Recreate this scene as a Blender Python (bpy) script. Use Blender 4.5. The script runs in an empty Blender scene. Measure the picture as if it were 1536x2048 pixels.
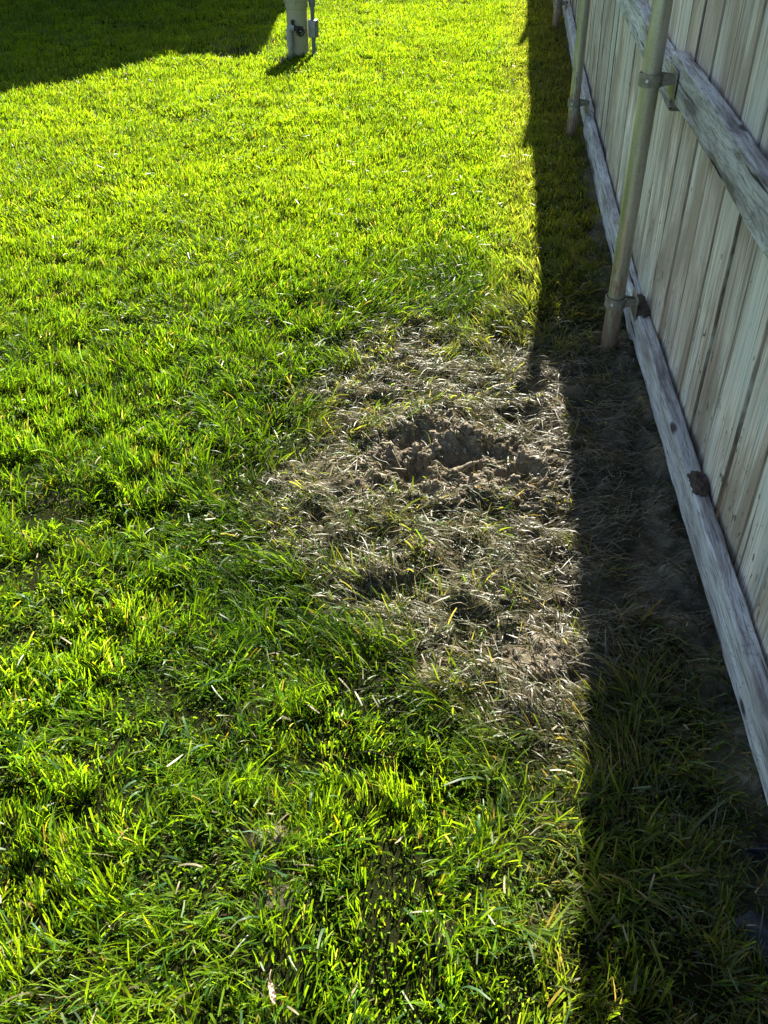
import bpy, bmesh, math, random
import numpy as np
from mathutils import Vector, Matrix
random.seed(7)
RNG = np.random.default_rng(11)
C = bpy.context.scene.collection
sc = bpy.context.scene
PI = math.pi

# ------------------------------------------------------------------ camera, sky, sun, exposure
F = 1831.0; TH = math.radians(38.8); H = 1.5            # focal length in px of the 1536x2048 photo, pitch, eye height
ct, st = math.cos(TH), math.sin(TH)
cd = bpy.data.cameras.new('camera'); cam = bpy.data.objects.new('camera', cd); C.objects.link(cam)
cd.sensor_fit = 'VERTICAL'; cd.sensor_height = 24.0; cd.lens = 24.0 * F / 2048.0
cd.clip_start = 0.02; cd.clip_end = 500
cam.location = (0, 0, H); cam.rotation_euler = (PI / 2 - TH, 0, 0)
sc.camera = cam
SUN_EL, SUN_AZ = math.radians(34.5), math.radians(11.0)  # azimuth measured from +Y towards +X
w = bpy.data.worlds.new('World'); sc.world = w; w.use_nodes = True
nt = w.node_tree; bg = nt.nodes['Background']
sky = nt.nodes.new('ShaderNodeTexSky'); sky.sky_type = 'NISHITA'; sky.sun_disc = False
sky.sun_elevation = SUN_EL; sky.sun_rotation = SUN_AZ; sky.air_density = 1.0; sky.dust_density = 1.0
nt.links.new(sky.outputs[0], bg.inputs[0]); bg.inputs[1].default_value = 0.05
sl = bpy.data.lights.new('sun', 'SUN'); sl.energy = 5.0; sl.angle = math.radians(0.53); sl.color = (1.0, 0.95, 0.85)
sun = bpy.data.objects.new('sun', sl); C.objects.link(sun)
sd = Vector((math.sin(SUN_AZ) * math.cos(SUN_EL), math.cos(SUN_AZ) * math.cos(SUN_EL), math.sin(SUN_EL)))
sun.rotation_euler = sd.to_track_quat('Z', 'Y').to_euler(); sun.location = sd * 30
sc.view_settings.view_transform = 'Standard'; sc.view_settings.look = 'None'
sc.view_settings.exposure = 2.25; sc.view_settings.gamma = 1.0
sc.cycles.max_bounces = 8; sc.cycles.transmission_bounces = 6; sc.cycles.diffuse_bounces = 4
sc.cycles.use_denoising = True; sc.cycles.denoiser = 'OPENIMAGEDENOISE'; sc.cycles.denoising_prefilter = 'ACCURATE'

def px2ground(px, py, z=0.0):
    x = (px - 768) / F; u = (1024 - py) / F
    t = (z - H) / (-st + u * ct)
    return x * t, (ct + u * st) * t
def ground2px(X, Y, Z=0.0):
    d = np.maximum(Y * ct - (Z - H) * st, 0.05); u = Y * st + (Z - H) * ct
    return 768 + F * X / d, 1024 - F * u / d

# ------------------------------------------------------------------ noise and helpers
TAB = np.random.default_rng(3).random((6, 256, 256))
def vnoise(x, y, k=0):
    xi = np.floor(x).astype(np.int64); yi = np.floor(y).astype(np.int64)
    fx = x - xi; fy = y - yi; fx = fx * fx * fx * (fx * (fx * 6 - 15) + 10); fy = fy * fy * fy * (fy * (fy * 6 - 15) + 10)
    T = TAB[k % 6]; a = T[xi & 255, yi & 255]; b = T[(xi + 1) & 255, yi & 255]
    c_ = T[xi & 255, (yi + 1) & 255]; d = T[(xi + 1) & 255, (yi + 1) & 255]
    return (a * (1 - fx) + b * fx) * (1 - fy) + (c_ * (1 - fx) + d * fx) * fy
def fbm(x, y, k=0, o=4):
    s = 0; a = 0.5; n = 0
    for i in range(o):
        s = s + a * vnoise(x * 2 ** i + 17.3 * i, y * 2 ** i + 9.1 * i, k + i); n += a; a *= 0.5
    return s / n
def worley(x, y, k=0):
    xi = np.floor(x).astype(np.int64); yi = np.floor(y).astype(np.int64); d = np.full(x.shape, 9.0)
    for i in (-1, 0, 1):
        for j in (-1, 0, 1):
            cx = xi + i; cy = yi + j
            px_ = cx + TAB[k % 6][cx & 255, cy & 255]; py_ = cy + TAB[(k + 1) % 6][cx & 255, cy & 255]
            s_ = .45 + .9 * TAB[(k + 2) % 6][cx & 255, cy & 255]
            d = np.minimum(d, np.hypot(x - px_, y - py_) / s_)
    return d
def sstep(a, b, v):
    t = np.clip((v - a) / (b - a), 0, 1); return t * t * (3 - 2 * t)
def polysd(px, py, poly):
    """signed distance (px, positive inside) to a polygon"""
    d = np.full(px.shape, 1e9); ins = np.zeros(px.shape, bool); n = len(poly)
    for i in range(n):
        x0, y0 = poly[i]; x1, y1 = poly[(i + 1) % n]
        ex, ey = x1 - x0, y1 - y0; L2 = ex * ex + ey * ey
        t = np.clip(((px - x0) * ex + (py - y0) * ey) / L2, 0, 1)
        d = np.minimum(d, np.hypot(px - x0 - t * ex, py - y0 - t * ey))
        cnd = ((y0 > py) != (y1 > py)); xx = x0 + (py - y0) * ex / (ey if ey else 1e-9)
        ins ^= cnd & (px < xx)
    return np.where(ins, d, -d)
def ell(px, py, cx, cy, rx, ry):
    return 1 - sstep(0.6, 1.25, np.hypot((px - cx) / rx, (py - cy) / ry))

MAT_POLY = [(530, 985), (590, 880), (620, 780), (700, 700), (790, 650), (880, 655), (1000, 700), (1090, 690), (1270, 690),
            (1330, 900), (1420, 1160), (1440, 1300), (1290, 1290), (1200, 1380), (1160, 1490), (1040, 1480), (880, 1380),
            (770, 1280), (620, 1190), (540, 1090)]
DIR_POLY = [(700, 985), (720, 895), (800, 850), (900, 845), (1000, 880), (1120, 930), (1110, 1000), (1000, 1010), (860, 1000)]
def masks(X, Y):
    px, py = ground2px(X, Y)
    wx = (fbm(X * 9, Y * 9, 1) - .5) * 210; wy = (fbm(X * 9 + 50, Y * 9, 2) - .5) * 150
    qx, qy = px + wx, py + wy
    s = polysd(qx, qy, MAT_POLY)
    M = sstep(-60, 70, s)                       # flattened, dusty grass
    T = sstep(-230, -20, s)                     # long leaning grass round it
    B = sstep(-15, 20, polysd(px + .4 * wx, py + .4 * wy, DIR_POLY)) * .93
    for (cx, cy, rx, ry, k) in [(1062, 1315, 75, 42, .9), (850, 1318, 40, 32, .75), (1165, 1602, 40, 20, .4), (520, 1690, 45, 28, .55),
                             (885, 1858, 50, 20, .3), (1100, 800, 70, 28, .75), (640, 950, 90, 40, .45), (560, 1800, 60, 18, .35),
                             (1330, 1080, 75, 190, .85), (1230, 860, 60, 60, .5), (1210, 1180, 70, 60, .5), (1420, 1300, 40, 120, .8), (870, 1150, 120, 60, .25), (430, 960, 60, 22, .3), (745, 800, 90, 45, .35),
                             (470, 90, 82, 19, .55), (560, 112, 60, 10, .4), (690, 1600, 40, 14, .3), (120, 1000, 60, 14, .2)]:
        B = np.maximum(B, k * ell(qx * .5 + px * .5, qy * .5 + py * .5, cx, cy, rx, ry))
    fx = X - (.817 + .07 * (Y - 2.73)) - np.where(Y > 2.73, .047 * (Y - 2.73), 0)    # metres past the rail
    B = np.maximum(B, sstep(-.10, -.01, fx + (fbm(X * 12, Y * 12, 3) - .5) * .14) * .9)
    return M, T, B, px, py, fx

def terrain(X, Y, full=True):
    M, T, B, px, py, fx = masks(X, Y)
    near = 1 - sstep(9, 14, np.hypot(X, Y))
    z = (fbm(X * 1.3, Y * 1.3, 4, 3) - .5) * .05 * near + (fbm(X * 5, Y * 5, 5, 2) - .5) * .022 * near
    A = np.maximum(M * .8, B)
    z = z + A * ((fbm(X * 10, Y * 13, 0, 2) - .5) * .085 + (fbm(X * 34, Y * 38, 2, 2) - .5) * .02 + np.clip(1 - worley(X * 60, Y * 64, 2) ** 2, 0, 1) * .004)
    # dug crater of crumbly soil
    D = sstep(-30, 30, polysd(px, py, DIR_POLY))
    rg = 1 - np.abs(2 * fbm(X * 17 + 3, Y * 21, 3, 2) - 1)
    z = z + D * ((rg - .72) * .042 + (fbm(X * 48, Y * 52, 1, 2) - .5) * .03 * .7 + np.sqrt(np.clip(1 - worley(X * 52, Y * 57, 1) ** 2, 0, 1)) * .0045 + np.sqrt(np.clip(1 - worley(X * 85, Y * 90, 3) ** 2, 0, 1)) * .0055 + (vnoise(X * 55, Y * 60, 5) - .5) * .012 - .006)
    hole = lambda cx, cy, rx, ry, d: -d * (1 - sstep(.25, 1.25, np.hypot((px - cx) / rx, (py - cy) / ry) + (fbm(X * 30, Y * 30, 4) - .5) * .5))
    z = z + hole(800, 938, 66, 28, .065) + hole(905, 925, 55, 20, .04) + hole(1030, 955, 55, 14, .03)
    z = z + hole(845, 985, 40, 14, .03) + hole(1085, 1362, 34, 22, .035) + hole(1075, 792, 60, 14, .035) + hole(820, 880, 60, 16, .03) - hole(950, 885, 80, 22, .03)
    return z

def link(o, parent=None):
    C.objects.link(o)
    if parent: o.parent = parent
    return o
def tag(o, label=None, cat=None, group=None, kind=None):
    for k, v in (('label', label), ('category', cat), ('group', group), ('kind', kind)):
        if v: o[k] = v
    return o
def empty(name, loc, rz=0):
    o = bpy.data.objects.new(name, None); o.location = loc; o.rotation_euler = (0, 0, rz); o.empty_display_size = .1
    return link(o)
def obj(name, bm, mat, parent=None, smooth=False, loc=None, rot=None):
    me = bpy.data.meshes.new(name); bm.normal_update(); bm.to_mesh(me); bm.free()
    if mat: me.materials.append(mat)
    if smooth:
        me.polygons.foreach_set('use_smooth', [True] * len(me.polygons))
        try: me.set_sharp_from_angle(angle=math.radians(40))
        except Exception: pass
    o = bpy.data.objects.new(name, me)
    if loc: o.location = loc
    if rot: o.rotation_euler = rot
    return link(o, parent)
def box(bm, x0, x1, y0, y1, z0, z1, bev=0.0):
    r = bmesh.ops.create_cube(bm, size=1)
    for v in r['verts']:
        v.co = Vector(((x0 + x1) / 2 + v.co.x * (x1 - x0), (y0 + y1) / 2 + v.co.y * (y1 - y0), (z0 + z1) / 2 + v.co.z * (z1 - z0)))
    if bev:
        es = set(e for v in r['verts'] for e in v.link_edges)
        bmesh.ops.bevel(bm, geom=list(es), offset=bev, segments=2, affect='EDGES', profile=.5)
def tube(bm, pts, rad, seg=20, caps=True):
    """swept tube through pts, rad is a number or one per point"""
    n = len(pts); P = [Vector(p) for p in pts]
    R = [rad] * n if not hasattr(rad, '__len__') else rad
    rings = []; up = None
    for i in range(n):
        t = (P[min(i + 1, n - 1)] - P[max(i - 1, 0)]).normalized()
        if up is None or abs(up.dot(t)) > .99: up = Vector((1, 0, 0)) if abs(t.x) < .8 else Vector((0, 1, 0))
        a = (up - t * up.dot(t)).normalized(); b = t.cross(a); up = a
        rings.append([bm.verts.new(P[i] + (a * math.cos(2 * PI * k / seg) + b * math.sin(2 * PI * k / seg)) * R[i]) for k in range(seg)])
    for i in range(n - 1):
        for k in range(seg):
            bm.faces.new((rings[i][k], rings[i][(k + 1) % seg], rings[i + 1][(k + 1) % seg], rings[i + 1][k]))
    if caps:
        bm.faces.new(list(reversed(rings[0]))); bm.faces.new(rings[-1])
def lathe(bm, prof, seg=40, cx=0, cy=0):
    tube(bm, [(cx, cy, z + i * 1e-5) for i, (r, z) in enumerate(prof)], [r for r, z in prof], seg)

# ------------------------------------------------------------------ materials
class NT:
    def __init__(s, name, rough=.7, spec=.3):
        s.m = bpy.data.materials.new(name); s.m.use_nodes = True; s.t = s.m.node_tree
        s.b = s.t.nodes['Principled BSDF']; s.b.inputs['Roughness'].default_value = rough; s.b.inputs['Specular IOR Level'].default_value = spec
    def n(s, typ, **kw):
        nd = s.t.nodes.new(typ)
        for k, v in kw.items(): setattr(nd, k, v)
        return nd
    def l(s, a, b): s.t.links.new(a, b); return b
    def inp(s, sock, v):
        if hasattr(v, 'is_output') or hasattr(v, 'links'): s.l(v, sock)
        elif hasattr(v, '__len__') and len(v) == 3 and sock.type == 'RGBA': sock.default_value = (*v, 1)
        else: sock.default_value = v
    def noise(s, vec, scale, detail=4, rough=.55, dist=0):
        nd = s.n('ShaderNodeTexNoise'); s.l(vec, nd.inputs['Vector']); nd.inputs['Scale'].default_value = scale
        nd.inputs['Detail'].default_value = detail; nd.inputs['Roughness'].default_value = rough; nd.inputs['Distortion'].default_value = dist
        return nd.outputs['Fac']
    def vscale(s, vec, sx, sy, sz):
        nd = s.n('ShaderNodeVectorMath', operation='MULTIPLY'); s.l(vec, nd.inputs[0]); nd.inputs[1].default_value = (sx, sy, sz); return nd.outputs[0]
    def ramp(s, fac, stops):
        nd = s.n('ShaderNodeValToRGB'); s.l(fac, nd.inputs[0]); e = nd.color_ramp.elements
        while len(e) < len(stops): e.new(.5)
        for i, (p, c_) in enumerate(stops):
            e[i].position = p; e[i].color = (*c_, 1) if hasattr(c_, '__len__') else (c_, c_, c_, 1)
        return nd.outputs[0]
    def mix(s, fac, a, b, mode='MIX'):
        nd = s.n('ShaderNodeMix', data_type='RGBA', blend_type=mode)
        s.inp(nd.inputs[0], fac); s.inp(nd.inputs[6], a); s.inp(nd.inputs[7], b); return nd.outputs[2]
    def bump(s, h, strength=.5, dist=.005):
        nd = s.n('ShaderNodeBump'); s.l(h, nd.inputs['Height']); nd.inputs['Strength'].default_value = strength; nd.inputs['Distance'].default_value = dist
        s.l(nd.outputs[0], s.b.inputs['Normal'])
    def math(s, op, a, b=0.0):
        nd = s.n('ShaderNodeMath', operation=op); s.inp(nd.inputs[0], a); s.inp(nd.inputs[1], b); return nd.outputs[0]
    def objvec(s, jitter=50):
        tc = s.n('ShaderNodeTexCoord'); oi = s.n('ShaderNodeObjectInfo')
        m = s.math('MULTIPLY', oi.outputs['Random'], jitter)
        cb = s.n('ShaderNodeCombineXYZ'); s.l(m, cb.inputs[0]); s.l(m, cb.inputs[1]); s.l(m, cb.inputs[2])
        ad = s.n('ShaderNodeVectorMath', operation='ADD'); s.l(tc.outputs['Object'], ad.inputs[0]); s.l(cb.outputs[0], ad.inputs[1])
        return tc.outputs['Object'], ad.outputs[0], oi.outputs['Random']

def picket_mat():
    s = NT('weathered_picket_wood', .85, .2)
    ov, jv, rnd = s.objvec()
    broad = s.noise(s.vscale(jv, 9, 9, .55), 1, 5, .62)
    fine = s.noise(s.vscale(jv, 150, 150, 2.2), 1, 6, .65, .3)
    col = s.ramp(broad, [(.28, (.33, .245, .175)), (.40, (.62, .51, .40)), (.53, (.73, .67, .56)), (.68, (.90, .875, .77))])
    col = s.mix(s.ramp(s.noise(s.vscale(jv, 60, 60, 1.3), 1, 5, .6), [(.36, .75), (.46, 0)]), col, (.22, .17, .125))
    col = s.mix(s.ramp(fine, [(.38, .85), (.52, 0)]), col, (.27, .21, .155))
    cr = s.noise(s.vscale(jv, 90, 90, .9), 1, 3, .5)
    crack = s.ramp(cr, [(.31, 1), (.36, 0)])
    col = s.mix(crack, col, (.07, .055, .045))
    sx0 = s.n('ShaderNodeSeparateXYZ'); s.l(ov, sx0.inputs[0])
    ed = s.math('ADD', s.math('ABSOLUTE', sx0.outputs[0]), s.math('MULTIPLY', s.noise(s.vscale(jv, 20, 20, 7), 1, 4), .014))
    col = s.mix(s.ramp(s.math('MULTIPLY', ed, 10.0), [(.81, 0), (.87, .92)]), col, (.075, .055, .04))  # seam shade between boards put into the colour as uneven dark edges
    st = s.noise(s.vscale(jv, 5, 5, 2.4), 1, 5, .6, .4)
    col = s.mix(s.ramp(st, [(.40, .75), (.52, 0)]), col, (.33, .25, .175))
    col = s.mix(s.ramp(st, [(.54, 0), (.66, .65)]), col, (.56, .585, .53))
    kv = s.n('ShaderNodeTexVoronoi'); kv.inputs['Scale'].default_value = 1; s.l(s.vscale(jv, 7, 7, 2.6), kv.inputs['Vector'])
    col = s.mix(s.ramp(kv.outputs['Distance'], [(.07, .9), (.12, .35), (.17, 0)]), col, (.11, .075, .05))
    # lichen and rot freckles, denser near the ground
    sp = s.noise(s.vscale(jv, 55, 55, 26), 1, 4, .6)
    sx = s.n('ShaderNodeSeparateXYZ'); s.l(ov, sx.inputs[0])
    lowz = s.n('ShaderNodeMapRange'); s.l(sx.outputs[2], lowz.inputs[0]); lowz.inputs[1].default_value = 0; lowz.inputs[2].default_value = .75
    lowz.inputs[3].default_value = .11; lowz.inputs[4].default_value = 0
    spk = s.ramp(s.math('SUBTRACT', sp, lowz.outputs[0]), [(.265, .9), (.30, 0)])
    col = s.mix(spk, col, (.075, .07, .055))
    # algae and splashed earth at the foot
    foot = s.n('ShaderNodeMapRange'); s.l(sx.outputs[2], foot.inputs[0]); foot.inputs[1].default_value = .02; foot.inputs[2].default_value = .42
    foot.inputs[3].default_value = 1.0; foot.inputs[4].default_value = 0
    fm = s.math('MULTIPLY', foot.outputs[0], s.ramp(s.noise(s.vscale(jv, 14, 14, 5), 1, 4), [(.35, 0), (.62, .9)]))
    col = s.mix(fm, col, (.20, .16, .09))
    val = s.n('ShaderNodeHueSaturation'); s.l(col, val.inputs['Color'])
    s.l(s.math('ADD', s.math('MULTIPLY', rnd, .36), .90), val.inputs['Value']); val.inputs['Saturation'].default_value = .82
    s.l(val.outputs[0], s.b.inputs['Base Color'])
    hgt = s.math('ADD', s.math('MULTIPLY', fine, .6), s.math('MULTIPLY', s.ramp(cr, [(.26, 0), (.34, 1)]), .8))
    s.bump(hgt, .7, .003)
    return s.m
def rail_mat():
    s = NT('weathered_rail_wood', .85, .2)
    ov, jv, rnd = s.objvec()                                # local X runs along the rail
    wv = s.n('ShaderNodeVectorMath', operation='ADD'); s.l(s.vscale(jv, 1.6, 26, 26), wv.inputs[0])
    kn = s.n('ShaderNodeTexVoronoi'); kn.inputs['Scale'].default_value = 1; s.l(s.vscale(jv, 4.0, 9, 9), kn.inputs['Vector'])
    kd = kn.outputs['Distance']
    cb = s.n('ShaderNodeCombineXYZ'); k1 = s.ramp(kd, [(0, 2.6), (.5, 0)]); 
    s.l(s.math('MULTIPLY', s.math('SUBTRACT', .55, kd), 2.2), cb.inputs[1]); s.l(s.math('MULTIPLY', s.math('SUBTRACT', .55, kd), 2.2), cb.inputs[2])
    s.l(cb.outputs[0], wv.inputs[1])
    g = s.noise(wv.outputs[0], 1.0, 3, .5)
    ring = s.math('FRACT', s.math('MULTIPLY', g, 9.0))
    fine = s.noise(s.vscale(jv, 10, 190, 190), 1, 5, .65)
    broad = s.noise(s.vscale(jv, 2.2, 14, 14), 1, 4, .6)
    col = s.ramp(broad, [(.32, (.17, .15, .14)), (.42, (.42, .41, .39)), (.56, (.60, .61, .60)), (.70, (.74, .76, .75))])
    col = s.mix(s.ramp(ring, [(.02, .5), (.20, 0)]), col, (.13, .12, .12))
    col = s.mix(s.ramp(fine, [(.36, .7), (.52, 0)]), col, (.12, .11, .11))
    col = s.mix(s.ramp(kd, [(.07, .95), (.13, 0)]), col, (.05, .04, .04))
    cr = s.noise(s.vscale(jv, 3.0, 75, 75), 1, 2, .5)
    col = s.mix(s.ramp(cr, [(.29, 1), (.33, 0)]), col, (.03, .03, .03))
    s.l(col, s.b.inputs['Base Color'])
    hgt = s.math('ADD', s.math('MULTIPLY', s.ramp(ring, [(.0, 0), (.25, 1)]), .4), s.math('ADD', s.math('MULTIPLY', fine, .5), s.ramp(cr, [(.28, 0), (.35, 1)])))
    s.bump(hgt, .8, .004)
    return s.m
def bark_mat():
    s = NT('dark_bark', .95, .1); ov, jv, r = s.objvec()
    f = s.noise(jv, 130, 5, .7); s.l(s.ramp(f, [(.3, (.03, .024, .02)), (.7, (.13, .10, .08))]), s.b.inputs['Base Color']); s.bump(f, 1, .006); return s.m
def galv_mat():
    s = NT('weathered_galvanised_steel', .38, .5); ov, jv, r = s.objvec(); s.b.inputs['Metallic'].default_value = .8
    a = s.noise(s.vscale(jv, 30, 30, 3), 1, 5, .6); b = s.noise(s.vscale(jv, 60, 60, 14), 1, 5, .65); v = s.noise(jv, 240, 3)
    col = s.ramp(a, [(.3, (.34, .33, .26)), (.55, (.50, .49, .42)), (.75, (.66, .65, .59))])
    col = s.mix(s.ramp(v, [(.35, .35), (.55, 0)]), col, (.20, .19, .15))
    sx = s.n('ShaderNodeSeparateXYZ'); s.l(ov, sx.inputs[0])
    lo = s.n('ShaderNodeMapRange'); s.l(sx.outputs[2], lo.inputs[0]); lo.inputs[1].default_value = .03; lo.inputs[2].default_value = .5
    lo.inputs[3].default_value = .34; lo.inputs[4].default_value = 0
    rust = s.ramp(s.math('ADD', s.math('SUBTRACT', b, .30), lo.outputs[0]), [(.36, 0), (.50, .85)])
    col = s.mix(rust, col, (.19, .10, .045)); s.l(col, s.b.inputs['Base Color'])
    mt = s.math('MULTIPLY', s.math('SUBTRACT', 1.0, rust), .85); s.l(mt, s.b.inputs['Metallic'])
    s.l(s.ramp(b, [(.3, .34), (.7, .6)]), s.b.inputs['Roughness']); s.bump(b, .25, .001); return s.m
def flat_mat(name, c_, rough=.6, spec=.3, var=.25, scale=30, metal=0, bump=.2):
    s = NT(name, rough, spec); ov, jv, r = s.objvec(); s.b.inputs['Metallic'].default_value = metal
    f = s.noise(jv, scale, 5, .6)
    s.l(s.ramp(f, [(.3, tuple(v * (1 - var) for v in c_)), (.7, tuple(min(1, v * (1 + var)) for v in c_))]), s.b.inputs['Base Color'])
    if bump: s.bump(f, bump, .002)
    return s.m
def grass_mat(name, rough=.40, trans=.64, tint=(2.05, 1.8, .42), spec=.2):
    s = NT(name, rough, spec)
    at = s.n('ShaderNodeVertexColor', layer_name='tone')
    tc = s.n('ShaderNodeTexCoord'); f = s.noise(tc.outputs['Object'], 260, 2)
    col = s.mix(1.0, at.outputs[0], s.ramp(f, [(.3, .80), (.7, 1.15)]), 'MULTIPLY')
    s.l(col, s.b.inputs['Base Color'])
    tr = s.n('ShaderNodeBsdfTranslucent'); s.l(s.mix(1.0, col, tint, 'MULTIPLY'), tr.inputs['Color'])
    mx = s.n('ShaderNodeMixShader'); mx.inputs[0].default_value = trans
    s.l(s.b.outputs[0], mx.inputs[1]); s.l(tr.outputs[0], mx.inputs[2])
    s.l(mx.outputs[0], s.t.nodes['Material Output'].inputs['Surface'])
    return s.m
def ground_mat():
    s = NT('earth_and_thatch', .95, 0.0)
    tc = s.n('ShaderNodeTexCoord'); v = tc.outputs['Object']
    at = s.n('ShaderNodeVertexColor', layer_name='bare'); sp = s.n('ShaderNodeSeparateColor'); s.l(at.outputs[0], sp.inputs[0])
    a = s.noise(v, 22, 6, .65); b = s.noise(v, 160, 5, .7); g = s.noise(v, 420, 3, .6)
    soil = s.ramp(a, [(.3, (.105, .084, .058)), (.5, (.195, .162, .112)), (.72, (.34, .295, .21))])
    soil = s.mix(s.ramp(b, [(.34, .6), (.55, 0)]), soil, (.16, .115, .08))
    soil = s.mix(s.ramp(g, [(.60, 0), (.72, .5)]), soil, (.6, .52, .40))
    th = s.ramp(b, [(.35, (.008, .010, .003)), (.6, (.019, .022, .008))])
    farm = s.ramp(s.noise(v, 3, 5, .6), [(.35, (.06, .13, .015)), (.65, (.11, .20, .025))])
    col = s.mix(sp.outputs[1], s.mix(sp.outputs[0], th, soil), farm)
    s.l(col, s.b.inputs['Base Color'])
    s.bump(s.math('ADD', s.math('MULTIPLY', b, .7), s.math('MULTIPLY', g, .4)), .9, .006); return s.m

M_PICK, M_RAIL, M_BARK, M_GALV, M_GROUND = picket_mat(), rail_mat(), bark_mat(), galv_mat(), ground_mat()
M_STRAP = flat_mat('aged_steel_strap', (.27, .255, .215), .6, .4, .35, 60, .6)
M_BLADE = grass_mat('green_grass_blade')
M_DRY = grass_mat('dusty_flattened_blade', .5, .18, (1.3, 1.25, .6), .4)
M_CASING = flat_mat('sage_painted_steel', (.36, .345, .21), .5, .35, .10, 8, 0, .05)
M_PVC = flat_mat('grey_pvc', (.33, .34, .30), .5, .35, .12, 20, 0, .05)
M_BOX = flat_mat('grey_conduit_plastic', (.16, .165, .17), .5, .4, .12, 25, 0, .05)
M_BLACK = flat_mat('black_iron', (.022, .02, .018), .5, .4, .3, 60)
M_STEEL = flat_mat('bolt_steel', (.35, .33, .3), .4, .5, .25, 90, .8)

# ------------------------------------------------------------------ ground: one sheet, fine where the soil shows
def axis(lo, hi, step, far):
    a = list(np.arange(lo, hi + 1e-6, step)); d = step; x = hi; R = []
    while x < far: d *= 1.13; x += d; R.append(x)
    d = step; x = lo; L = []
    while x > -far: d *= 1.13; x -= d; L.append(x)
    return np.array(L[::-1] + a + R)
xs = axis(-.75, 1.0, .004, 70); ys = axis(.42, 3.1, .0045, 80)
GX, GY = np.meshgrid(xs, ys); GZ = terrain(GX.ravel(), GY.ravel())
nx, ny = len(xs), len(ys)
me = bpy.data.meshes.new('ground'); me.vertices.add(nx * ny)
me.vertices.foreach_set('co', np.stack([GX.ravel(), GY.ravel(), GZ], 1).ravel())
ii = (np.arange(ny - 1)[:, None] * nx + np.arange(nx - 1)[None]).ravel()
quads = np.stack([ii, ii + 1, ii + nx + 1, ii + nx], 1)
def set_faces(me, quads):
    n = len(quads); me.loops.add(n * 4); me.polygons.add(n)
    me.loops.foreach_set('vertex_index', quads.ravel().astype(np.int32))
    me.polygons.foreach_set('loop_start', np.arange(0, n * 4, 4, dtype=np.int32))
    me.polygons.foreach_set('loop_total', np.full(n, 4, np.int32))
    me.polygons.foreach_set('use_smooth', np.ones(n, bool)); me.update(calc_edges=True)
set_faces(me, quads)
gM, gT, gB, gpx, gpy, gfx = masks(GX.ravel(), GY.ravel())
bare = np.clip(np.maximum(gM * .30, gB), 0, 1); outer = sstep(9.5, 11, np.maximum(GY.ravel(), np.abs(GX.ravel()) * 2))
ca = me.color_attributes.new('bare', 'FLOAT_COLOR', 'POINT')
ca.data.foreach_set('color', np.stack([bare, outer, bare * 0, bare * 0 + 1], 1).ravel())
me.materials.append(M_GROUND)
tag(link(bpy.data.objects.new('ground', me)), kind='structure')

# ------------------------------------------------------------------ fence
FX = {'pts': [(.43, -2.10), (.584, .33), (.7500, 2.731), (.991, 5.034), (1.30, 7.72), (1.60, 10.2), (1.89, 12.6)]}
TOPS = [1.80, 1.80, 1.80, 1.79, 2.08, 2.18, 2.25]
fence = empty('fence', (.7526, 2.731, 0))
tag(fence, 'weathered grey board fence on steel posts along the right side of the lawn', 'fence')
inv = Matrix.Translation((-.7526, -2.731, 0))
def fobj(name, bm, mat, world, parent=fence, smooth=False):
    o = obj(name, bm, mat, parent, smooth)
    o.matrix_local = inv @ world if parent is fence else world
    return o
PR = .0262
rngp = random.Random(5)
def gz(x, y): return float(terrain(np.array([x]), np.array([y]))[0])
for i, (x, y) in enumerate(FX['pts']):
    bm = bmesh.new(); top = TOPS[i]
    tube(bm, [(0, 0, -.25), (0, 0, top)], PR, 40)
    W = Matrix.Translation((x, y, 0)) @ Matrix.Rotation(math.radians([0, .4, -.7, -1.0, -.4, -.9, 0][i]), 4, 'Y')
    po = fobj('post', bm, M_GALV, W, smooth=True)
    bm = bmesh.new(); lathe(bm, [(PR + .003, top - .02), (PR + .003, top + .008), (PR * .8, top + .02), (.004, top + .028)], 32)
    obj('post_cap', bm, M_STRAP, po, True)
    for cz in (.178, .845, 1.68):
        bm = bmesh.new(); hh = .021
        R1 = PR + .0045; seg = 28; ring = []
        # pipe grip: band round the post with a tab running back to the rail
        for k in range(seg + 1):
            a = math.radians(20 + 320 * k / seg)
            ring.append((R1 * math.cos(a), R1 * math.sin(a)))
        outl = [(.074, ring[0][1] * .9)] + ring + [(.074, ring[-1][1] * .9)]
        vin = []; 
        for (a, b) in outl:
            n = Vector((a, b, 0)).normalized() * .003; hh = .009 if a > .06 else .0165
            vin.append([bm.verts.new((a, b, -hh)), bm.verts.new((a, b, hh)), bm.verts.new((a + n.x, b + n.y, hh)), bm.verts.new((a + n.x, b + n.y, -hh))])
        for k in range(len(vin) - 1):
            for q in range(4): bm.faces.new((vin[k][q], vin[k][(q + 1) % 4], vin[k + 1][(q + 1) % 4], vin[k + 1][q]))
        bm.faces.new(vin[0]); bm.faces.new(list(reversed(vin[-1])))
        bmesh.ops.recalc_face_normals(bm, faces=bm.faces)
        box(bm, .0595, .0625, -.048, .048, -.045, .028, .001)     # plate against the rail
        cl = obj('clamp', bm, M_STRAP, po, True); cl.location = (0, 0, cz)
        cl.rotation_euler = (0, 0, math.radians(-4))
        bm = bmesh.new(); tube(bm, [(-.016, -.035, 0.002), (-.013, -.026, 0)], .0045, 8)
        b = obj('bolt', bm, M_STEEL, po, True); b.location = (0, 0, cz); b.rotation_euler = (0, 0, math.radians(-4))

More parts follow.
